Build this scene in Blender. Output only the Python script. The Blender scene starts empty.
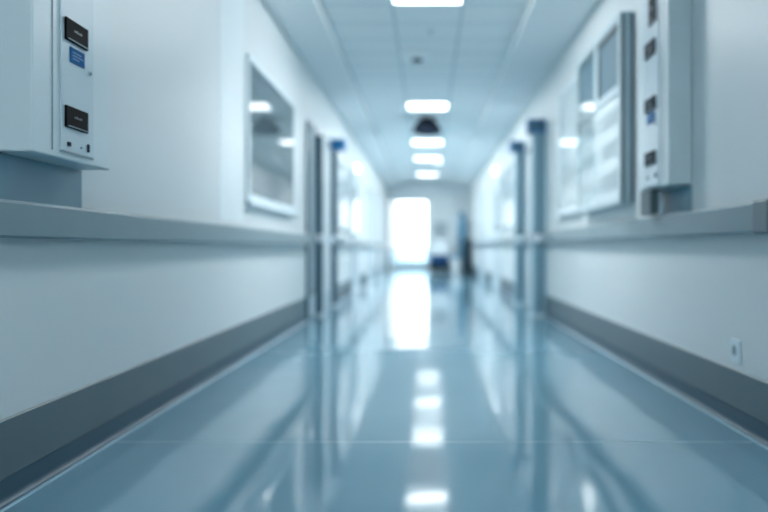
import bpy, bmesh, math, random
from mathutils import Vector, Matrix
random.seed(4)
C = bpy.context.scene.collection

# ------------------------------------------------------------------ camera model
F = 746.7            # focal length in pixels (35 mm on a 36 mm sensor, 768 px wide)
VX, VY, H = 427.5, 248.0, 0.79
WL, WR = 1.31, 1.37  # distance from the camera to the left and right wall
ZC, ZS = 2.86, 2.76  # tiled ceiling, lowered ceiling borders
END, DOORWALL = 29.7, 24.0

# ------------------------------------------------------------------ materials
def lin(c):
    return tuple(((v/255)/12.92 if v/255 <= 0.04045 else ((v/255+0.055)/1.055)**2.4) for v in c) + (1,)

def mat(name, rgb, rough=0.5, metal=0.0, spec=0.5, var=0.04, vscale=3.0, bump=0.0, bscale=60.0, coat=0.0, emit=None, estr=0.0):
    m = bpy.data.materials.new(name); m.use_nodes = True
    nt = m.node_tree; n = nt.nodes; l = nt.links
    b = n['Principled BSDF']
    tc = n.new('ShaderNodeTexCoord'); nz = n.new('ShaderNodeTexNoise'); nz.inputs['Scale'].default_value = vscale
    nz.inputs['Detail'].default_value = 4
    l.new(tc.outputs['Object'], nz.inputs['Vector'])
    mx = n.new('ShaderNodeMix'); mx.data_type = 'RGBA'
    c = lin(rgb)
    mx.inputs['A'].default_value = tuple(v*(1-var) for v in c[:3]) + (1,)
    mx.inputs['B'].default_value = tuple(min(1, v*(1+var)) for v in c[:3]) + (1,)
    l.new(nz.outputs['Fac'], mx.inputs['Factor']); l.new(mx.outputs['Result'], b.inputs['Base Color'])
    b.inputs['Roughness'].default_value = rough; b.inputs['Metallic'].default_value = metal
    b.inputs['Specular IOR Level'].default_value = spec
    b.inputs['Coat Weight'].default_value = coat; b.inputs['Coat Roughness'].default_value = 0.08
    if bump:
        n2 = n.new('ShaderNodeTexNoise'); n2.inputs['Scale'].default_value = bscale
        bp = n.new('ShaderNodeBump'); bp.inputs['Strength'].default_value = bump; bp.inputs['Distance'].default_value = 0.002
        l.new(tc.outputs['Object'], n2.inputs['Vector']); l.new(n2.outputs['Fac'], bp.inputs['Height']); l.new(bp.outputs['Normal'], b.inputs['Normal'])
    if emit:
        b.inputs['Emission Color'].default_value = lin(emit); b.inputs['Emission Strength'].default_value = estr
    return m

def glass(name, tint, ior=1.5, rough=0.01, opacity=0.0, body=(200, 220, 230)):
    """thin sheet: clear (or frosted) body seen through a Fresnel reflection"""
    m = bpy.data.materials.new(name); m.use_nodes = True
    nt = m.node_tree; n = nt.nodes; l = nt.links; n.clear()
    out = n.new('ShaderNodeOutputMaterial'); tr = n.new('ShaderNodeBsdfTransparent'); tr.inputs[0].default_value = lin(tint)
    df = n.new('ShaderNodeBsdfDiffuse'); df.inputs[0].default_value = lin(body)
    gl = n.new('ShaderNodeBsdfGlossy'); gl.inputs['Roughness'].default_value = rough
    fr = n.new('ShaderNodeFresnel'); fr.inputs[0].default_value = ior
    ge = n.new('ShaderNodeNewGeometry'); mr = n.new('ShaderNodeMapRange')   # same reflectance on both faces of the sheet
    mr.inputs['To Min'].default_value = ior; mr.inputs['To Max'].default_value = 1/ior
    l.new(ge.outputs['Backfacing'], mr.inputs['Value']); l.new(mr.outputs[0], fr.inputs[0])
    m1 = n.new('ShaderNodeMixShader'); m1.inputs[0].default_value = opacity
    m2 = n.new('ShaderNodeMixShader')
    l.new(tr.outputs[0], m1.inputs[1]); l.new(df.outputs[0], m1.inputs[2])
    l.new(fr.outputs[0], m2.inputs[0]); l.new(m1.outputs[0], m2.inputs[1]); l.new(gl.outputs[0], m2.inputs[2])
    l.new(m2.outputs[0], out.inputs[0])
    return m

M = {}
M['wall'] = mat('wall_paint', (222, 227, 228), 0.42, var=0.03, vscale=0.8, bump=0.15, bscale=140, spec=0.4)
M['soffit'] = mat('soffit_paint', (234, 238, 239), 0.6, var=0.02)
M['base'] = mat('baseboard_vinyl', (90, 108, 116), 0.45, var=0.06, vscale=5, bump=0.2, bscale=200)
M['cove'] = mat('cove_vinyl', (52, 82, 100), 0.45, var=0.05, spec=0.5)
M['weld'] = mat('weld_highlight', (140, 178, 194), 0.3, var=0.03)  # pale colour paints the highlight running along the cove
M['rail'] = mat('handrail_vinyl', (116, 139, 147), 0.38, var=0.04, vscale=6, bump=0.15, bscale=200)
M['railcap'] = mat('handrail_cap', (104, 120, 126), 0.4)
M['gap'] = mat('shadow_gap_metal', (55, 72, 80), 0.6)
M['cab'] = mat('cabinet_enamel', (218, 227, 231), 0.33, var=0.02, vscale=4)
M['cabp'] = mat('cabinet_panel_enamel', (204, 217, 224), 0.28, var=0.02)
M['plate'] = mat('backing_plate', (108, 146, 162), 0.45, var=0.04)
M['groove'] = mat('groove_grey', (138, 156, 164), 0.5)
M['duct'] = mat('duct_grey', (96, 112, 118), 0.6)
M['doorw'] = mat('door_pale', (204, 213, 217), 0.5, spec=0.3)
M['black'] = mat('display_black', (8, 13, 18), 0.7, spec=0.08)
M['slate'] = mat('display_slate', (38, 54, 66), 0.7, spec=0.1)
M['mark'] = mat('display_mark', (110, 125, 132), 0.4)
M['blue'] = mat('label_blue', (10, 96, 150), 0.7, spec=0.08)
M['blue2'] = mat('label_line', (90, 150, 195), 0.4)
M['steel'] = mat('steel_blue_grey', (142, 176, 190), 0.4, metal=0.0, var=0.05)
M['darksteel'] = mat('steel_dark', (60, 98, 116), 0.4, metal=0.0)
M['navy'] = mat('cap_navy', (58, 116, 164), 0.4)
M['capblue'] = mat('sign_blue', (70, 150, 205), 0.4)
M['lightgrey'] = mat('door_grey', (186, 200, 206), 0.2)
M['white'] = mat('enamel_white', (224, 234, 240), 0.3)
M['aluframe'] = mat('aluminium_frame', (196, 210, 216), 0.35, metal=0.15)
M['aluside'] = mat('aluminium_side', (176, 194, 202), 0.4, metal=0.1)
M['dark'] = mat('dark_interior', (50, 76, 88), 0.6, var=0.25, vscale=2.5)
M['paneback'] = mat('blue_grey_backing', (84, 114, 128), 0.6, var=0.12, vscale=4)
M['frost'] = mat('frosted_backing', (204, 216, 221), 0.25)
M['milky'] = mat('milky_backing', (240, 243, 245), 0.3)
M['paper'] = mat('paper_sheet', (176, 190, 196), 0.7)
M['glass'] = glass('clear_glass', (250, 252, 252), 1.24)
M['frostglass'] = glass('frosted_glass', (215, 235, 245), 1.4, opacity=0.35)
M['domem'] = mat('dark_gloss_plastic', (10, 20, 34), 0.6, spec=0.2)
M['domeb'] = mat('dome_blue_lens', (14, 40, 74), 0.6, spec=0.2)
M['detect'] = mat('detector_plastic', (252, 253, 253), 0.5)
M['seamp'] = mat('floor_seam', (126, 164, 181), 0.3)
M['palewall'] = mat('pale_wall_strip', (232, 239, 242), 0.4, spec=0.4)  # cross wall, and the light band painted on the left wall
M['emit'] = mat('diffuser_lit', (255, 255, 255), 0.5, emit=(243, 249, 251), estr=64)
M['emitdim'] = mat('diffuser_dim', (255, 255, 255), 0.5, emit=(236, 248, 252), estr=50)
M['emitlow'] = mat('diffuser_low', (255, 255, 255), 0.5, emit=(230, 246, 252), estr=8)
M['emits'] = mat('lamp_lit', (255, 255, 255), 0.5, emit=(230, 245, 255), estr=4)
M['cartdark'] = mat('cart_dark_plastic', (12, 26, 36), 0.6, spec=0.2)
M['cartblue'] = mat('cart_blue_plastic', (24, 70, 112), 0.6, spec=0.2)
M['cartwhite'] = mat('cart_pale_plastic', (228, 236, 240), 0.45)
M['tealblue'] = mat('panel_teal_blue', (76, 140, 172), 0.45)
M['rubber'] = mat('rubber_black', (16, 20, 24), 0.7)

# floor: glossy poured vinyl with faint tone variation and a slow waviness
def floor_mat():
    m = bpy.data.materials.new('floor_vinyl'); m.use_nodes = True
    n = m.node_tree.nodes; l = m.node_tree.links; b = n['Principled BSDF']
    tc = n.new('ShaderNodeTexCoord')
    nz = n.new('ShaderNodeTexNoise'); nz.inputs['Scale'].default_value = 1.3; nz.inputs['Detail'].default_value = 5
    l.new(tc.outputs['Object'], nz.inputs['Vector'])
    mx = n.new('ShaderNodeMix'); mx.data_type = 'RGBA'
    mx.inputs['A'].default_value = lin((106, 147, 166)); mx.inputs['B'].default_value = lin((118, 158, 176))
    l.new(nz.outputs['Fac'], mx.inputs['Factor']); l.new(mx.outputs['Result'], b.inputs['Base Color'])
    b.inputs['Roughness'].default_value = 0.075; b.inputs['Specular IOR Level'].default_value = 0.5
    n2 = n.new('ShaderNodeTexNoise'); n2.inputs['Scale'].default_value = 1.6; n2.inputs['Detail'].default_value = 1
    n3 = n.new('ShaderNodeTexNoise'); n3.inputs['Scale'].default_value = 350
    ad = n.new('ShaderNodeMath'); ad.operation = 'MULTIPLY_ADD'; ad.inputs[1].default_value = 0.006
    l.new(tc.outputs['Object'], n2.inputs['Vector']); l.new(tc.outputs['Object'], n3.inputs['Vector'])
    l.new(n3.outputs['Fac'], ad.inputs[0]); l.new(n2.outputs['Fac'], ad.inputs[2])
    bp = n.new('ShaderNodeBump'); bp.inputs['Strength'].default_value = 0.35; bp.inputs['Distance'].default_value = 0.012
    l.new(ad.outputs[0], bp.inputs['Height']); l.new(bp.outputs['Normal'], b.inputs['Normal'])
    return m
M['floor'] = floor_mat()

# ceiling: square mineral tiles in a thin grid, drawn from object coordinates
TX, TY, TX0, TY0 = 0.6, 0.53, 0.3, 6.885
def ceil_mat():
    m = bpy.data.materials.new('ceiling_tiles'); m.use_nodes = True
    n = m.node_tree.nodes; l = m.node_tree.links; b = n['Principled BSDF']
    tc = n.new('ShaderNodeTexCoord'); sp = n.new('ShaderNodeSeparateXYZ'); l.new(tc.outputs['Object'], sp.inputs[0])
    def line(sock, off, pitch):
        a = n.new('ShaderNodeMath'); a.operation = 'SUBTRACT'; a.inputs[1].default_value = off; l.new(sock, a.inputs[0])
        p = n.new('ShaderNodeMath'); p.operation = 'PINGPONG'; p.inputs[1].default_value = pitch/2; l.new(a.outputs[0], p.inputs[0])
        q = n.new('ShaderNodeMath'); q.operation = 'LESS_THAN'; q.inputs[1].default_value = 0.011; l.new(p.outputs[0], q.inputs[0])
        return q.outputs[0]
    mxm = n.new('ShaderNodeMath'); mxm.operation = 'MAXIMUM'
    l.new(line(sp.outputs[0], TX0, TX), mxm.inputs[0]); l.new(line(sp.outputs[1], TY0, TY), mxm.inputs[1])
    mx = n.new('ShaderNodeMix'); mx.data_type = 'RGBA'
    mx.inputs['A'].default_value = lin((240, 243, 243)); mx.inputs['B'].default_value = lin((198, 211, 215))
    l.new(mxm.outputs[0], mx.inputs['Factor']); l.new(mx.outputs['Result'], b.inputs['Base Color'])
    b.inputs['Roughness'].default_value = 0.7
    nz = n.new('ShaderNodeTexNoise'); nz.inputs['Scale'].default_value = 180
    bp = n.new('ShaderNodeBump'); bp.inputs['Strength'].default_value = 0.2; bp.inputs['Distance'].default_value = 0.002
    l.new(tc.outputs['Object'], nz.inputs['Vector']); l.new(nz.outputs['Fac'], bp.inputs['Height']); l.new(bp.outputs['Normal'], b.inputs['Normal'])
    return m
M['ceil'] = ceil_mat()

# ------------------------------------------------------------------ mesh helpers
def B(): return bmesh.new()

def box(bm, x0, x1, y0, y1, z0, z1, bev=0.0, seg=2):
    x0, x1 = sorted((x0, x1)); y0, y1 = sorted((y0, y1)); z0, z1 = sorted((z0, z1))
    t = bmesh.new()
    v = [t.verts.new((x, y, z)) for x in (x0, x1) for y in (y0, y1) for z in (z0, z1)]
    for f in ((0,1,3,2), (4,6,7,5), (0,4,5,1), (2,3,7,6), (0,2,6,4), (1,5,7,3)): t.faces.new([v[i] for i in f])
    bmesh.ops.recalc_face_normals(t, faces=t.faces)
    if bev: bmesh.ops.bevel(t, geom=list(t.edges), offset=bev, segments=seg, affect='EDGES', profile=0.5)
    merge(bm, t); return bm

def merge(bm, t):
    me = bpy.data.meshes.new('t'); t.to_mesh(me); t.free(); bm.from_mesh(me); bpy.data.meshes.remove(me)

def prism_y(bm, pts, y0, y1):
    """profile of (x, z) points swept along the corridor"""
    a = [bm.verts.new((x, y0, z)) for x, z in pts]; b = [bm.verts.new((x, y1, z)) for x, z in pts]
    k = len(pts)
    fs = [bm.faces.new((a[i], a[(i+1) % k], b[(i+1) % k], b[i])) for i in range(k)]
    fs += [bm.faces.new(a), bm.faces.new(b[::-1])]
    bmesh.ops.recalc_face_normals(bm, faces=fs); return bm

def lathe(bm, cx, cy, prof, seg=32, cz=0.0):
    """profile of (radius, z) turned about a vertical axis"""
    rings = [[bm.verts.new((cx + r*math.cos(2*math.pi*i/seg), cy + r*math.sin(2*math.pi*i/seg), cz+z)) for i in range(seg)] for r, z in prof]
    fs = []
    for a, b in zip(rings, rings[1:]):
        for i in range(seg): fs.append(bm.faces.new((a[i], a[(i+1) % seg], b[(i+1) % seg], b[i])))
    fs.append(bm.faces.new(rings[0])); fs.append(bm.faces.new(rings[-1][::-1]))
    bmesh.ops.recalc_face_normals(bm, faces=fs); return bm

def tube(bm, p0, p1, r, seg=14):
    p0, p1 = Vector(p0), Vector(p1); d = p1 - p0
    t = bmesh.new(); bmesh.ops.create_cone(t, cap_ends=True, segments=seg, radius1=r, radius2=r, depth=d.length)
    t.transform(Matrix.Translation((p0+p1)/2) @ d.to_track_quat('Z', 'Y').to_matrix().to_4x4()); merge(bm, t); return bm

def wloc(o):
    v = Vector((0, 0, 0))
    while o is not None: v = v + o.location; o = o.parent
    return v

def obj(name, bm, m, parent=None, smooth=False):
    me = bpy.data.meshes.new(name)
    vs = [v.co for v in bm.verts]
    if parent is None:
        xs = [v.x for v in vs]; ys = [v.y for v in vs]; zs = [v.z for v in vs]
        org = Vector(((min(xs)+max(xs))/2, (min(ys)+max(ys))/2, min(zs))); loc = org
    else:
        org = wloc(parent); loc = Vector((0, 0, 0))
    bmesh.ops.translate(bm, verts=bm.verts, vec=-org)
    bm.to_mesh(me); bm.free()
    if smooth:
        for p in me.polygons: p.use_smooth = True
    me.materials.append(M[m])
    o = bpy.data.objects.new(name, me); C.objects.link(o); o.location = loc
    if parent is not None: o.parent = parent
    return o

def thing(name, label, cat, loc, group=None):
    o = bpy.data.objects.new(name, None); C.objects.link(o); o.location = loc
    o.empty_display_size = 0.1
    o['label'] = label; o['category'] = cat
    if group: o['group'] = group
    return o

def tag(o, label, cat, group=None):
    o['label'] = label; o['category'] = cat
    if group: o['group'] = group
    return o

def struct(name, bm, m, label=None, cat=None, at_origin=False):
    if at_origin:
        me = bpy.data.meshes.new(name); bm.to_mesh(me); bm.free(); me.materials.append(M[m])
        o = bpy.data.objects.new(name, me); C.objects.link(o)
    else: o = obj(name, bm, m)
    o['kind'] = 'structure'
    if label: o['label'] = label
    if cat: o['category'] = cat
    return o

def sroot(name, label, cat, loc):
    o = thing(name, label, cat, loc); o['kind'] = 'structure'; return o

def dl(px, X): return F*X/abs(px-VX)          # depth of a point at lateral distance X seen in pixel column px
def zz(py, D): return H + (VY-py)*D/F

# ------------------------------------------------------------------ room shell
Y0 = -3.0
struct('floor', box(B(), -WL-0.15, WR+0.15, Y0, END+0.2, -0.1, 0), 'floor', 'glossy blue-grey vinyl corridor floor mirroring walls and lights', 'floor', True)
struct('ceiling', box(B(), -WL-0.15, WR+0.15, Y0, END+0.2, ZC, ZC+0.1), 'ceil', 'pale tiled corridor ceiling', 'ceiling', True)
struct('wall_left', box(B(), -WL-0.15, -WL, Y0, END+0.2, 0, ZC), 'wall', 'white painted left corridor wall', 'wall')
struct('wall_right', box(B(), WR, WR+0.15, Y0, END+0.2, 0, ZC), 'wall', 'white painted right corridor wall', 'wall')
struct('wall_back', box(B(), -WL, WR, Y0-0.1, Y0, 0, ZC), 'wall', 'white wall behind the viewer', 'wall')
# lowered plaster borders along both walls
struct('trim_1', box(B(), -WL+0.002, -0.90, Y0+0.01, DOORWALL-0.01, ZS, ZC-0.001, 0.006), 'soffit', 'lowered plaster ceiling border along the left wall', 'ceiling border')
struct('trim_2', box(B(), 0.85, WR-0.002, Y0+0.01, DOORWALL-0.01, ZS, ZC-0.001, 0.006), 'soffit', 'lowered plaster ceiling border along the right wall', 'ceiling border')

# cross wall with the wide opening at the far end
bm = box(B(), 0.03, WR-0.001, DOORWALL, DOORWALL+0.12, 0, 2.36)
box(bm, -WL+0.001, WR-0.001, DOORWALL, DOORWALL+0.12, 2.36, ZC-0.001)
struct('wall_cross', bm, 'palewall', 'pale cross wall with a wide opening at the far end', 'wall')
op = sroot('door_1', 'dark framed opening in the cross wall before the bright window', 'door opening', (-0.6, DOORWALL-0.03, 0))
obj('door_jamb', box(B(), -WL+0.002, -WL+0.06, DOORWALL-0.06, DOORWALL+0.14, 0, 2.36, 0.004), 'darksteel', op)
obj('door_jamb', box(B(), -0.025, 0.028, DOORWALL-0.04, DOORWALL+0.14, 0, 2.36, 0.004), 'aluframe', op)
obj('door_head', box(B(), -WL+0.06, -0.025, DOORWALL-0.04, DOORWALL+0.14, 2.30, 2.358, 0.004), 'aluside', op)

# end wall: tall glazed window with a low parapet
bm = box(B(), -WL, WR, END, END+0.15, 0, 0.22)
box(bm, -WL, -WL+0.05, END, END+0.15, 0.22, ZC); box(bm, 0.75, WR, END, END+0.15, 0.22, ZC)
struct('wall_end', bm, 'wall', 'end wall around the bright window', 'wall')
wn = sroot('window_1', 'tall bright white window filling the end of the corridor', 'window', (-0.28, END, 0.22))
bm = B()
for x0, x1 in ((-WL+0.05, -WL+0.10), (-0.80, -0.775), (0.70, 0.75)): box(bm, x0, x1, END-0.02, END+0.06, 0.22, ZC)
box(bm, -WL+0.10, 0.70, END-0.02, END+0.06, 0.22, 0.27); box(bm, -WL+0.10, 0.70, END-0.02, END+0.06, 0.74, 0.79); box(bm, -WL+0.10, 0.70, END-0.02, END+0.06, ZC-0.05, ZC-0.001)
obj('window_frame', bm, 'white', wn)
obj('window_pane', box(B(), -WL+0.10, 0.70, END+0.01, END+0.018, 0.79, ZC-0.05), 'glass', wn)
obj('lower_panel', box(B(), -WL+0.10, 0.70, END+0.01, END+0.03, 0.27, 0.74), 'frostglass', wn)

# baseboards: grey vinyl board over a coved floor upstand with the cove highlight painted as a pale weld line
def baseboard(side, name, d0, d1):
    s = -1 if side == 'left' else 1; W = WL if side == 'left' else WR
    top = 0.262 if side == 'left' else 0.25
    r = sroot(name, 'grey vinyl baseboard along the %s wall with a coved blue foot' % side, 'baseboard', (s*W, (d0+d1)/2, 0))
    bm = B(); prism_y(bm, [(s*W*0.99999, 0.078), (s*(W-0.006), 0.078), (s*(W-0.009), 0.083), (s*(W-0.009), top-0.004), (s*(W-0.005), top), (s*W*0.99999, top)], d0, d1)
    obj('board', bm, 'base', r)
    R = 0.022; pts = [(s*W*0.99999, 0.001), (s*W*0.99999, 0.078), (s*(W-0.004), 0.078)]
    for i in range(7):
        a = i/6*math.pi/2
        pts.append((s*(W-0.004-R+R*math.cos(a)), 0.001+R-R*math.sin(a)))
    obj('cove', prism_y(B(), pts, d0, d1), 'cove', r)
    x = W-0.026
    obj('weld_highlight_line', prism_y(B(), [(s*x, 0.0005), (s*x, 0.0035), (s*(x-0.003), 0.005), (s*(x-0.011), 0.005), (s*(x-0.014), 0.0005)], d0, d1), 'weld', r)
    return r
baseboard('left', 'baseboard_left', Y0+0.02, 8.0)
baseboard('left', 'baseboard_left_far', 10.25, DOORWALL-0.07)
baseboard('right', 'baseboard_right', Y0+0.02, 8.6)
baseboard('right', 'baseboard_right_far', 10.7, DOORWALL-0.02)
# floor weld seam running across
struct('trim_3', box(B(), -WL+0.045, WR-0.045, 3.036, 3.044, 0.0002, 0.0004), 'seamp', 'thin weld seam across the floor', 'floor seam')
# soft band of light on the left wall, painted as a paler strip
struct('left_light_band', box(B(), -WL, -WL+0.0015, 4.70, 5.30, 0.97, ZS), 'palewall', 'soft band of light on the left wall beside the window, painted as a paler strip', 'painted light')

# ------------------------------------------------------------------ handrails
def handrail(side, label, d0, d1, z0, z1, cap0=False, cap1=False):
    s = -1 if side == 'left' else 1; W = WL if side == 'left' else WR
    r = thing('handrail', label, 'handrail', (s*W, (d0+d1)/2, z0), 'wide vinyl handrails along the corridor walls')
    p = 0.07; e = 0.008
    X = lambda d: s*(W-d)
    prof = [(X(0.012), z0+0.004), (X(p-e), z0), (X(p), z0+e), (X(p), z1-e*1.6), (X(p-e), z1-0.003), (X(0.014), z1)]
    obj('rail', prism_y(B(), prof, d0, d1), 'rail', r)
    obj('wall_bracket', box(B(), X(0.0005), X(0.013), d0+0.01, d1-0.01, z0+0.012, z1-0.012), 'gap', r)
    for fl, a, b in ((cap0, d0-0.14, d0-0.001), (cap1, d1+0.001, d1+0.07)):
        if fl: obj('end_cap', box(B(), X(0.0006), X(p+0.007), a, b, z0-0.006, z1+0.003, 0.01), 'railcap', r)
    return r
handrail('left', 'broad grey handrail running below the left control cabinet and window', -2.9, 7.95, 0.82, 0.937, cap1=True)
handrail('right', 'broad grey handrail below the right cabinet and board, dark cap at its near end', 2.98, 8.55, 0.851, 0.976, cap0=True)
handrail('left', 'distant handrail on the left wall beyond the blue-topped post', 10.9, 23.6, 0.82, 0.937)
handrail('right', 'distant handrail on the right wall beyond the second post', 10.9, 22.0, 0.851, 0.976)
handrail('right', 'short handrail piece between the two right-hand steel posts', 8.9, 10.3, 0.851, 0.976)

# ------------------------------------------------------------------ control cabinets
def cabinet(side, label, y0, y1, zb, zt, displays, bluelab, small, panel, frontgrooves):
    s = -1 if side == 'left' else 1; W = WL if side == 'left' else WR; p = 0.115 if side == 'left' else 0.124
    X = lambda d: s*(W-d); fx = W-p
    ym = (y0+y1)/2
    r = thing('control_cabinet', label, 'cabinet', (s*W, ym, zb), 'white control cabinets on the corridor walls')
    obj('body', box(B(), X(0.001), X(p), y0, y1, zb, zt, 0.006), 'cab', r)
    rz = 0.939 if side == 'left' else 0.978
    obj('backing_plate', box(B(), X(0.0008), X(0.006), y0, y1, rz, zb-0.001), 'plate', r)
    # raised service panel: pixel limits on the cabinet face
    pxa, pxb, pyb, pyt_z = panel
    pa, pb = sorted((dl(pxa, fx), dl(pxb, fx)))
    pan = obj('service_panel', box(B(), X(p+0.0005), X(p+0.006), pa, pb, zz(pyb, dl(pxa, fx)), pyt_z, 0.0015), 'cabp', r)
    bm = B(); box(bm, X(p+0.0004), X(p+0.0068), pa, pb, zz(pyb, dl(pxa, fx))-0.007, zz(pyb, dl(pxa, fx))-0.001)
    obj('panel_edge', bm, 'groove', r)
    for g in frontgrooves:
        d = dl(g, fx); obj('seam', box(B(), X(p+0.0002), X(p+0.0025), d-0.0025, d+0.0025, zb+0.02, zt-0.02), 'groove', r)
    f0 = p+0.0062
    for (xa, xb, ya, yb, m) in displays:    # xa = column nearest the camera, ya/yb = rows on that column
        da, db = dl(xa, fx-0.006), dl(xb, fx-0.006)
        za, zb_ = zz(ya, da), zz(yb, da)
        dsp = obj('display', box(B(), X(f0), X(f0+0.008), da, db, zb_, za, 0.002), m, r)
        w = db-da; h = za-zb_
        bm = B(); n = 4
        for i in range(n):
            box(bm, X(f0+0.0082), X(f0+0.009), da+w*(0.34+0.09*i), da+w*(0.40+0.09*i), zb_+h*0.50, zb_+h*(0.60 if i % 2 else 0.57))
        obj('marking', bm, 'mark' if m == 'black' else 'groove', dsp)
        bm = B(); box(bm, X(f0+0.0082), X(f0+0.011), da+w*0.06, db-w*0.06, zb_+h*0.05, zb_+h*0.09)
        obj('lower_lip', bm, 'groove', dsp)
    if bluelab:
        xa, xb, ya, yb = bluelab; da, db = dl(xa, fx-0.006), dl(xb, fx-0.006); za, zb_ = zz(ya, da), zz(yb, da)
        lb = obj('label_plate', box(B(), X(f0), X(f0+0.003), da, db, zb_, za, 0.001), 'blue', r); lb['label'] = 'blue label plate'
        w = db-da; h = za-zb_; bm = B()
        for i, (u, v) in enumerate(((0.15, 0.75), (0.15, 0.88), (0.15, 0.6))):
            box(bm, X(f0+0.0031), X(f0+0.0036), da+w*u, da+w*v, za-h*(0.28+0.2*i), za-h*(0.34+0.2*i))
        obj('lettering', bm, 'blue2', lb)
    for kind, px, py, sz, m in small:
        d = dl(px, fx-0.006); z = zz(py, d)
        if kind == 'keyhole':
            t = B(); tube(t, (X(f0-0.001), d, z), (X(f0+0.006), d, z), sz); k = obj('key_lock', t, 'aluside', r)
            obj('key_slot', box(B(), X(f0+0.0062), X(f0+0.007), d-sz*0.25, d+sz*0.25, z-sz*0.7, z+sz*0.7), 'black', k)
        elif kind == 'button': obj('button', box(B(), X(f0), X(f0+0.006), d-sz, d+sz, z-sz*0.7, z+sz*0.7, 0.002), m, r)
        elif kind == 'slot': obj('switch', box(B(), X(f0), X(f0+0.006), d-sz*0.45, d+sz*0.45, z-sz*1.1, z+sz*1.1, 0.002), m, r)
    return r

cabinet('left', 'white control cabinet high on the left wall with two black displays and a blue label', 2.258, 2.816, 1.083, 2.45,
        [(64, 86.3, 16, 38.5, 'black'), (64.3, 86.3, 104.5, 126.5, 'black')], (69.5, 84, 46, 61.5),
        [('keyhole', 89.3, 74, 0.006, 'aluside'), ('button', 68.3, 144, 0.010, 'slate'), ('button', 80.5, 148, 0.005, 'groove'), ('slot', 87.6, 148.5, 0.013, 'slate')],
        (59.5, 92.0, 149.5, 2.40), (52,))
rc = cabinet('right', 'white control cabinet on the right wall with a column of four small dark displays', 3.869, 4.40, 1.121, 2.72,
        [(655.5, 645.5, 37, 52.5, 'slate'), (656.5, 649.5, -8, 20, 'slate'), (656, 645.5, 94.5, 108, 'slate'), (656, 645.5, 149.5, 163.5, 'slate')], (655, 647.5, 110.5, 121.5),
        [('keyhole', 656.5, 124, 0.006, 'aluside'), ('slot', 656, 175, 0.012, 'slate'), ('slot', 648, 177.8, 0.010, 'slate')],
        (660, 643, 184, 2.68), (664,))
obj('cable_duct', box(B(), 1.25, 1.30, 4.19, 4.39, 0.979, 1.120, 0.004), 'duct', rc)['label'] = 'grey cable duct under the cabinet'

# ------------------------------------------------------------------ framed board cabinet, right wall
X1 = 1.277; by0, by1, bz0, bz1 = 4.96, 6.38, 1.085, 2.365
r = thing('notice_cabinet', 'large framed glazed wall cabinet with two dark upper panes next to right control cabinet', 'wall cabinet', (WR, (by0+by1)/2, bz0))
obj('housing', box(B(), X1+0.03, WR-0.001, by0, by1, bz0, bz1, 0.004), 'aluside', r)
bm = B(); fw = 0.05
for (a, b, c, d) in ((by0, by1, bz1-fw, bz1), (by0, by1, bz0, bz0+fw), (by0, by0+fw, bz0+fw, bz1-fw), (by1-fw, by1, bz0+fw, bz1-fw)): box(bm, X1, X1+0.028, a, b, c, d, 0.003)
obj('door_frame', bm, 'aluframe', r)
obj('side_seal', box(B(), X1+0.012, X1+0.024, by0-0.004, by0-0.0005, bz0+0.01, bz1-0.01), 'gap', r)
obj('side_seal', box(B(), WR-0.014, WR-0.002, by0-0.004, by0-0.0005, bz0+0.01, bz1-0.01), 'gap', r)
zs = 1.865  # split between dark panes and light sheet area
dsplit = [dl(595, X1)]
obj('cross_rail', box(B(), X1+0.006, X1+0.028, by0+fw, by1-fw, zs-0.03, zs+0.03, 0.003), 'aluframe', r)
obj('mullion', box(B(), X1+0.006, X1+0.028, dsplit[0]-0.06, dsplit[0]+0.06, zs+0.03, bz1-fw, 0.003), 'aluframe', r)
for a, b in ((by0+fw, dsplit[0]-0.06), (dsplit[0]+0.06, by1-fw)):
    t = obj('dark_pane', box(B(), X1+0.018, X1+0.027, a+0.001, b-0.001, zs+0.031, bz1-fw-0.001), 'paneback', r); t['label'] = 'blue-grey upper pane'
    bm = B(); box(bm, X1+0.010, X1+0.0175, b-0.03, b-0.002, zs+0.032, bz1-fw-0.002); box(bm, X1+0.010, X1+0.0175, a+0.002, b-0.03, bz1-fw-0.035, bz1-fw-0.002)
    obj('pane_gasket', bm, 'gap', t)
obj('lower_sheet', box(B(), X1+0.018, X1+0.027, by0+fw+0.001, by1-fw-0.001, bz0+fw+0.001, zs-0.031), 'frost', r)
for j in range(3):
    for i in range(2):
        a = by0+0.15+i*0.63; z = bz0+0.12+j*0.22
        obj('paper', box(B(), X1+0.0155, X1+0.0175, a, a+0.46, z, z+0.12), 'paper', r)
# only the far section has a sliding glass door
bm = box(B(), X1-0.008, X1-0.004, dsplit[0]+0.02, by1-0.02, bz0+0.03, bz1-0.03)
obj('glass_door', bm, 'glass', r)

# ------------------------------------------------------------------ windows on the side walls
def side_window(name, side, label, d0, d1, z0, z1, fw, back, slats=0):
    s = -1 if side == 'left' else 1; W = WL if side == 'left' else WR
    X = lambda d: s*(W-d)
    r = sroot(name, label, 'window', (s*W, (d0+d1)/2, z0))
    bm = B()
    for (a, b, c, d) in ((d0, d1, z1-fw, z1), (d0, d1, z0, z0+fw), (d0, d0+fw, z0+fw, z1-fw), (d1-fw, d1, z0+fw, z1-fw)): box(bm, X(0.0005), X(0.022), a, b, c, d, 0.004)
    obj('window_frame', bm, 'white', r)
    obj('window_back', box(B(), X(0.0006), X(0.004), d0+fw, d1-fw, z0+fw, z1-fw), back, r)
    obj('window_pane', box(B(), X(0.014), X(0.018), d0+fw-0.002, d1-fw+0.002, z0+fw-0.002, z1-fw+0.002), 'glass', r)
    obj('sill', box(B(), X(0.0005), X(0.05), d0-0.02, d1+0.02, z0-0.035, z0-0.001, 0.004), 'white', r)
    return r
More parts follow.
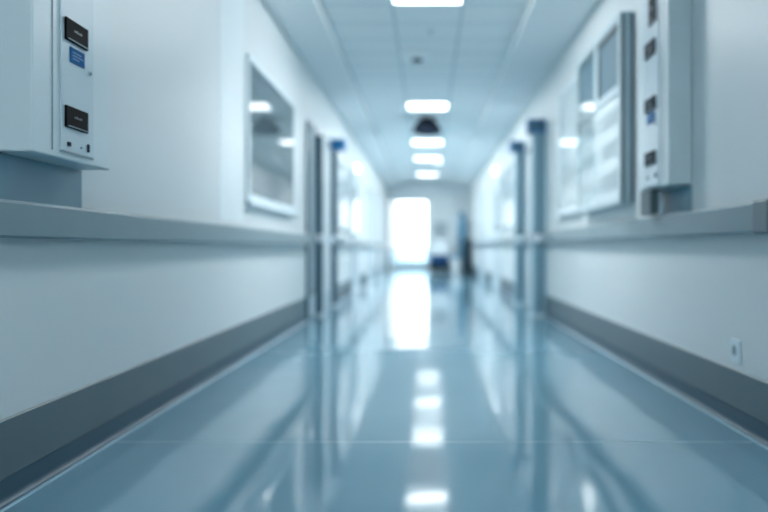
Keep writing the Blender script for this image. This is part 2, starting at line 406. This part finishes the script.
side_window('window_2', 'left', 'white framed window on the left wall mirroring ceiling lights', 5.38, 7.28, 1.135, 2.20, 0.05, 'dark')
side_window('window_3', 'right', 'narrow pale frosted window on the right wall behind the framed board', 6.55, 7.67, 1.14, 2.36, 0.05, 'milky')

# ------------------------------------------------------------------ steel posts with caps
def post(side, label, D, w, zt, mcol, cap=None, capw=0.22, capm='navy', zc0=2.13, zc1=2.30):
    s = -1 if side == 'left' else 1; W = WL if side == 'left' else WR
    X = lambda d: s*(W-d)
    r = thing('steel_post', label, 'post', (s*(W-w/2), D+0.07, 0), 'steel door posts standing against the corridor walls')
    obj('shaft', box(B(), X(0.001), X(w), D, D+0.14, 0.03, zt, 0.006), mcol, r)
    obj('foot_plate', box(B(), X(0.001), X(w+0.02), D-0.02, D+0.16, 0.0, 0.03, 0.004), 'aluframe', r)
    obj('reveal_strip', box(B(), X(w*0.35), X(w*0.55), D-0.006, D-0.0005, 0.05, zt-0.02), 'darksteel', r)
    obj('hold_open_catch', box(B(), X(w*0.2), X(w+0.03), D-0.03, D-0.0065, 0.86, 0.95, 0.01), 'white', r)
    if cap:
        c = obj('cap_box', box(B(), X(0.001), X(capw), D-0.02, D+0.17, zc0, zc1, 0.012), capm, r)
        obj('cap_face', box(B(), X(0.03), X(capw-0.03), D-0.024, D-0.0205, zc0+0.035, zc1-0.035), 'blue' if capm == 'capblue' else 'darksteel', c)
    return r
post('right', 'nearer wide steel post on the right wall with a navy cap', 8.64, 0.155, 2.13, 'steel', True, 0.215, 'navy', 2.12, 2.285)
post('right', 'farther slim steel post on the right wall with a navy cap', 10.5, 0.13, 2.15, 'steel', True, 0.21, 'navy', 2.14, 2.30)
post('left', 'dark steel post on the left wall under a bright blue box', 10.06, 0.085, 2.13, 'darksteel', True, 0.20, 'capblue', 2.11, 2.26)
post('left', 'bare dark steel post without cap beside the left doorway', 8.66, 0.085, 2.10, 'darksteel')

# ------------------------------------------------------------------ doors on the side walls
def door(name, side, label, d0, d1, zt, leaf, frame, vision=None, handle=True):
    s = -1 if side == 'left' else 1; W = WL if side == 'left' else WR
    X = lambda d: s*(W-d); fw = 0.06
    r = sroot(name, label, 'door', (s*W, (d0+d1)/2, 0))
    bm = B(); box(bm, X(0.0005), X(0.03), d0, d0+fw, 0, zt, 0.004); box(bm, X(0.0005), X(0.03), d1-fw, d1, 0, zt, 0.004); box(bm, X(0.0005), X(0.03), d0+fw, d1-fw, zt-fw, zt, 0.004)
    obj('door_frame', bm, frame, r)
    lf = obj('door_leaf', box(B(), X(0.0006), X(0.018), d0+fw+0.004, d1-fw-0.004, 0.008, zt-fw-0.004, 0.002), leaf, r)
    if vision:
        v0, v1 = vision; wd = d1-d0
        obj('vision_pane', box(B(), X(0.0182), X(0.022), d0+wd*0.3, d1-wd*0.3, v0, v1), 'glass', lf)
    if handle:
        t = B(); tube(t, (X(0.018), d0+0.14, 1.02), (X(0.06), d0+0.14, 1.02), 0.009); tube(t, (X(0.058), d0+0.13, 1.02), (X(0.058), d0+0.26, 1.02), 0.009)
        obj('door_handle', t, 'aluframe', lf)
    obj('kick_plate', box(B(), X(0.0182), X(0.0195), d0+fw+0.02, d1-fw-0.02, 0.03, 0.26), 'aluframe', lf)
    return r
door('door_2', 'left', 'grey door in a dark frame just before the bare dark post', 8.05, 8.64, 2.17, 'lightgrey', 'darksteel', handle=False)
door('door_3', 'left', 'white door between the two dark left posts', 8.95, 9.95, 2.12, 'doorw', 'white')
door('door_4', 'right', 'white door between the two steel posts on the right', 9.0, 10.2, 2.12, 'doorw', 'lightgrey')
door('door_5', 'left', 'first white door past the distant grey panel on the left', 12.8, 14.2, 2.12, 'doorw', 'aluframe', (1.1, 1.9))
door('door_6', 'right', 'bright white door past the grey panel on the right', 13.9, 15.6, 2.12, 'doorw', 'aluframe', (1.1, 1.9))
door('door_7', 'left', 'second white door along the far left wall', 16.0, 18.2, 2.12, 'doorw', 'aluframe')
door('door_8', 'right', 'far white door on the right before the cross wall', 17.6, 19.8, 2.12, 'doorw', 'aluframe')
door('door_9', 'left', 'last white door on the left before the opening', 19.4, 22.6, 2.15, 'doorw', 'aluside')
# grey wall panels
def wpanel(side, label, d0, d1, z0, z1):
    s = -1 if side == 'left' else 1; W = WL if side == 'left' else WR; X = lambda d: s*(W-d)
    r = thing('wall_panel', label, 'wall panel', (s*W, (d0+d1)/2, z0), 'grey panels mounted beyond the posts')
    obj('board', box(B(), X(0.0006), X(0.02), d0+0.03, d1-0.03, z0+0.03, z1-0.03, 0.002), 'lightgrey', r)
    bm = B()
    for (a, b, c, d) in ((d0, d1, z1-0.03, z1), (d0, d1, z0, z0+0.03), (d0, d0+0.03, z0+0.03, z1-0.03), (d1-0.03, d1, z0+0.03, z1-0.03)): box(bm, X(0.0005), X(0.03), a, b, c, d)
    obj('edge_frame', bm, 'aluside', r)
wpanel('left', 'grey wall panel on the left behind the blue-topped post', 10.75, 12.5, 1.08, 2.10)
wpanel('right', 'grey wall panel on the right behind the slim post', 11.55, 13.5, 1.12, 2.16)

# small lit wall lamps
def wlamp(side, label, D, z):
    s = -1 if side == 'left' else 1; W = WL if side == 'left' else WR
    X = lambda d: s*(W-d)
    r = thing('wall_lamp', label, 'lamp', (s*W, D, z), 'small round lit lamps above the side doors')
    t = B(); tube(t, (X(0.0005), D, z), (X(0.03), D, z), 0.075, 20); obj('base', t, 'white', r)
    t = B(); bmesh.ops.create_uvsphere(t, u_segments=20, v_segments=12, radius=0.065)
    bmesh.ops.scale(t, vec=(0.7, 1, 1), verts=t.verts); bmesh.ops.translate(t, vec=(X(0.045), D, z), verts=t.verts)
    obj('globe', t, 'emits', r, True)
wlamp('left', 'small glowing wall lamp on the far left wall above a white door', 13.4, 2.22)
wlamp('right', 'small glowing wall lamp on the far right wall above a white door', 14.6, 2.30)

# ------------------------------------------------------------------ ceiling lights and fittings
def clight(cy, label, em='emit'):
    r = thing('ceiling_light', label, 'ceiling light', (0, cy, ZC), 'square recessed ceiling lights in a row')
    hx, hy = 0.30, 0.265; bm = B(); f = 0.018
    box(bm, -hx, hx, cy-hy, cy-hy+f, ZC-0.012, ZC-0.0005); box(bm, -hx, hx, cy+hy-f, cy+hy, ZC-0.012, ZC-0.0005)
    box(bm, -hx, -hx+f, cy-hy+f, cy+hy-f, ZC-0.012, ZC-0.0005); box(bm, hx-f, hx, cy-hy+f, cy+hy-f, ZC-0.012, ZC-0.0005)
    obj('frame', bm, 'white', r)
    obj('diffuser', box(B(), -hx+f+0.001, hx-f-0.001, cy-hy+f+0.001, cy+hy-f-0.001, ZC-0.009, ZC-0.001), em, r)
LIGHTS = ((6.05, 'nearest square ceiling light, cut off by the top of the view'), (10.86, 'second ceiling light, just before the dark hanging dome'),
          (14.57, 'third ceiling light, seen just below the dark dome'), (17.22, 'fourth ceiling light, with a small round spot at its side'),
          (20.93, 'farthest ceiling light, above the end opening'))
for cy, lb in LIGHTS: clight(cy, lb)
# row continued out of view by two added fittings that brighten the near end
clight(1.4, 'dimmest square ceiling light, added overhead out of the view', 'emitlow')
clight(-1.6, 'dimmer square ceiling light, added unseen behind the viewer', 'emitdim')
r = thing('round_spot', 'small round lit spotlight beside the fourth ceiling light', 'spotlight', (0.26, 18.0, ZC))
obj('ring', lathe(B(), 0.26, 18.0, [(0.11, ZC-0.0005), (0.13, ZC-0.006), (0.12, ZC-0.016), (0.095, ZC-0.012)]), 'white', r)
obj('lens', lathe(B(), 0.26, 18.0, [(0.092, ZC-0.013), (0.07, ZC-0.02), (0.02, ZC-0.024)]), 'emit', r)
r = thing('ceiling_speaker', 'round pale ceiling fitting with a small dark centre, nearest fitting', 'ceiling fitting', (-0.13, 7.95, ZC))
obj('rim', lathe(B(), -0.13, 7.95, [(0.15, ZC-0.0005), (0.17, ZC-0.02), (0.12, ZC-0.05), (0.06, ZC-0.06)], 40), 'detect', r, False)
obj('centre', lathe(B(), -0.11, 7.95, [(0.056, ZC-0.0605), (0.054, ZC-0.085), (0.02, ZC-0.095)], 24), 'gap', r)
r = thing('sprinkler', 'tiny ceiling sprinkler beyond the nearest light', 'sprinkler', (0.03, 7.1, ZC))
obj('rosette', lathe(B(), 0.03, 7.1, [(0.04, ZC-0.0005), (0.038, ZC-0.006), (0.02, ZC-0.012)], 20), 'aluframe', r)
obj('head', lathe(B(), 0.03, 7.1, [(0.008, ZC-0.0125), (0.008, ZC-0.035), (0.016, ZC-0.037), (0.016, ZC-0.04)], 16), 'aluside', r)
# hanging dark dome
dx, dy = -0.01, 11.9
r = thing('hanging_dome', 'dark bell-shaped dome hanging from the ceiling between two lights', 'dome', (dx, dy, ZC))
obj('ceiling_plate', lathe(B(), dx, dy, [(0.09, ZC-0.0005), (0.09, ZC-0.012), (0.06, ZC-0.02)]), 'domem', r)
prof = [(0.055, ZC-0.0205), (0.11, ZC-0.03), (0.16, ZC-0.06), (0.19, ZC-0.11), (0.215, ZC-0.16), (0.235, ZC-0.20), (0.235, ZC-0.23)]
obj('shade', lathe(B(), dx, dy, prof, 40), 'domem', r, False)
obj('lens', lathe(B(), dx, dy, [(0.20, ZC-0.2305), (0.19, ZC-0.245), (0.14, ZC-0.262), (0.03, ZC-0.272)], 40), 'domeb', r, True)['label'] = 'navy blue lens'

# ------------------------------------------------------------------ wall socket
sd = dl(737, WR); sz = zz(351, sd)
r = thing('wall_socket', 'small white socket low on the right wall just above the baseboard', 'socket', (WR, sd, sz))
obj('plate', box(B(), WR-0.0005, WR-0.010, sd-0.046, sd+0.046, sz-0.052, sz+0.052, 0.003), 'white', r)
t = B(); tube(t, (WR-0.0101, sd, sz+0.002), (WR-0.013, sd, sz+0.002), 0.026, 24); obj('insert', t, 'lightgrey', r)
t = B(); tube(t, (WR-0.0131, sd, sz-0.005), (WR-0.0135, sd, sz-0.005), 0.008, 12); tube(t, (WR-0.0131, sd, sz+0.012), (WR-0.0135, sd, sz+0.012), 0.008, 12); obj('pin_hole', t, 'slate', r)

# ------------------------------------------------------------------ equipment at the far end
def wheels(r, xs, ys, rad=0.05):
    for x in xs:
        for y in ys:
            t = B(); tube(t, (x-0.015, y, rad), (x+0.015, y, rad), rad, 16)
            w = obj('wheel', t, 'rubber', r)
            obj('fork', box(B(), x-0.02, x+0.02, y-0.02, y+0.02, rad*2+0.001, rad*2+0.03), 'aluside', w)
r = thing('service_cart', 'low cart with dark base, blue body and pale top box near the opening', 'cart', (0.36, 22.9, 0))
wheels(r, (0.11, 0.61), (22.65, 23.1))
obj('base', box(B(), 0.06, 0.66, 22.58, 23.18, 0.131, 0.31, 0.02), 'cartdark', r)
obj('body', box(B(), 0.07, 0.65, 22.60, 23.16, 0.311, 0.58, 0.02), 'cartblue', r)
obj('top_box', box(B(), 0.09, 0.63, 22.62, 23.14, 0.581, 0.98, 0.03), 'cartwhite', r)
obj('lid', box(B(), 0.07, 0.65, 22.60, 23.16, 0.981, 1.01, 0.008), 'white', r)
t = B(); tube(t, (0.09, 22.66, 0.99), (0.09, 22.66, 1.12), 0.012); tube(t, (0.63, 22.66, 0.99), (0.63, 22.66, 1.12), 0.012); tube(t, (0.09, 22.66, 1.12), (0.63, 22.66, 1.12), 0.012)
obj('push_handle', t, 'aluframe', r)
r = thing('waste_bucket', 'round pale bucket with a blue rim between the cart and dark cabinet', 'bucket', (0.87, 22.75, 0))
obj('tub', lathe(B(), 0.87, 22.75, [(0.12, 0.0), (0.14, 0.02), (0.165, 0.46), (0.17, 0.48)], 36), 'cartwhite', r, False)
obj('rim', lathe(B(), 0.87, 22.75, [(0.172, 0.481), (0.177, 0.50), (0.17, 0.56), (0.13, 0.58)], 36), 'tealblue', r, False)
r = thing('instrument_cabinet', 'dark upright cabinet on the floor at the far right wall', 'cabinet', (1.18, 22.8, 0))
obj('body', box(B(), 1.10, 1.33, 22.55, 23.05, 0.06, 1.02, 0.01), 'cartdark', r)
obj('plinth', box(B(), 1.12, 1.31, 22.58, 23.03, 0.0, 0.059), 'rubber', r)
obj('worktop', box(B(), 1.08, 1.34, 22.53, 23.07, 1.021, 1.05, 0.006), 'darksteel', r)
for k in range(3):
    d = obj('drawer', box(B(), 1.12, 1.31, 22.542, 22.549, 0.10+0.3*k, 0.37+0.3*k, 0.002), 'slate', r)
    obj('handle', box(B(), 1.16, 1.27, 22.53, 22.5415, 0.30+0.3*k, 0.315+0.3*k), 'aluside', d)
r = thing('folding_screen', 'tall narrow teal-blue panel standing on the floor behind the dark cabinet', 'screen', (1.07, 23.35, 0))
obj('panel', box(B(), 0.98, 1.18, 23.33, 23.37, 0.10, 1.92, 0.01), 'tealblue', r)
obj('foot', box(B(), 0.95, 1.21, 23.25, 23.45, 0.0, 0.025, 0.005), 'aluside', r)
obj('stem', box(B(), 1.06, 1.10, 23.335, 23.365, 0.0255, 0.099), 'aluside', r)
r = thing('white_locker', 'narrow white locker standing beside the tall teal panel', 'locker', (0.83, 23.5, 0))
obj('body', box(B(), 0.72, 0.94, 23.35, 23.75, 0.02, 1.82, 0.008), 'white', r)
obj('door', box(B(), 0.73, 0.93, 23.34, 23.349, 0.06, 1.79, 0.002), 'cabp', r)
obj('plinth', box(B(), 0.74, 0.92, 23.37, 23.73, 0.0, 0.0195), 'slate', r)
r = thing('notice_board', 'greyish framed notice on the pale cross wall right of the opening', 'notice', (0.38, DOORWALL, 1.25))
obj('frame', box(B(), 0.16, 0.62, DOORWALL-0.02, DOORWALL-0.0005, 1.20, 1.62, 0.003), 'aluside', r)
obj('sheet', box(B(), 0.19, 0.59, DOORWALL-0.023, DOORWALL-0.0205, 1.23, 1.59), 'paper', r)

# ------------------------------------------------------------------ world (daylight outside the end window), camera
w = bpy.data.worlds.new('daylight'); bpy.context.scene.world = w; w.use_nodes = True
bg = w.node_tree.nodes['Background']
sk = w.node_tree.nodes.new('ShaderNodeTexGradient')
bg.inputs[0].default_value = (0.93, 0.97, 1.0, 1); bg.inputs[1].default_value = 7
w.node_tree.nodes.remove(sk)

cam = bpy.data.cameras.new('camera'); co = bpy.data.objects.new('camera', cam); C.objects.link(co)
co.location = (0, 0, H); co.rotation_euler = (math.pi/2, 0, 0)
cam.lens = 35.0; cam.sensor_width = 36.0; cam.sensor_fit = 'HORIZONTAL'
cam.shift_x = -(VX-384)/768; cam.shift_y = -(256-VY)/768
cam.clip_start = 0.05; cam.clip_end = 200
cam.dof.use_dof = True; cam.dof.focus_distance = 2.2; cam.dof.aperture_fstop = 1.0
bpy.context.scene.camera = co
sc = bpy.context.scene
sc.view_settings.view_transform = 'Standard'; sc.view_settings.look = 'None'
sc.view_settings.exposure = 0.4; sc.view_settings.gamma = 1.0
sc.cycles.max_bounces = 10; sc.cycles.diffuse_bounces = 6; sc.cycles.glossy_bounces = 6; sc.cycles.transparent_max_bounces = 12
sc.cycles.use_denoising = True; sc.cycles.sample_clamp_indirect = 6; sc.cycles.sample_clamp_direct = 3.6
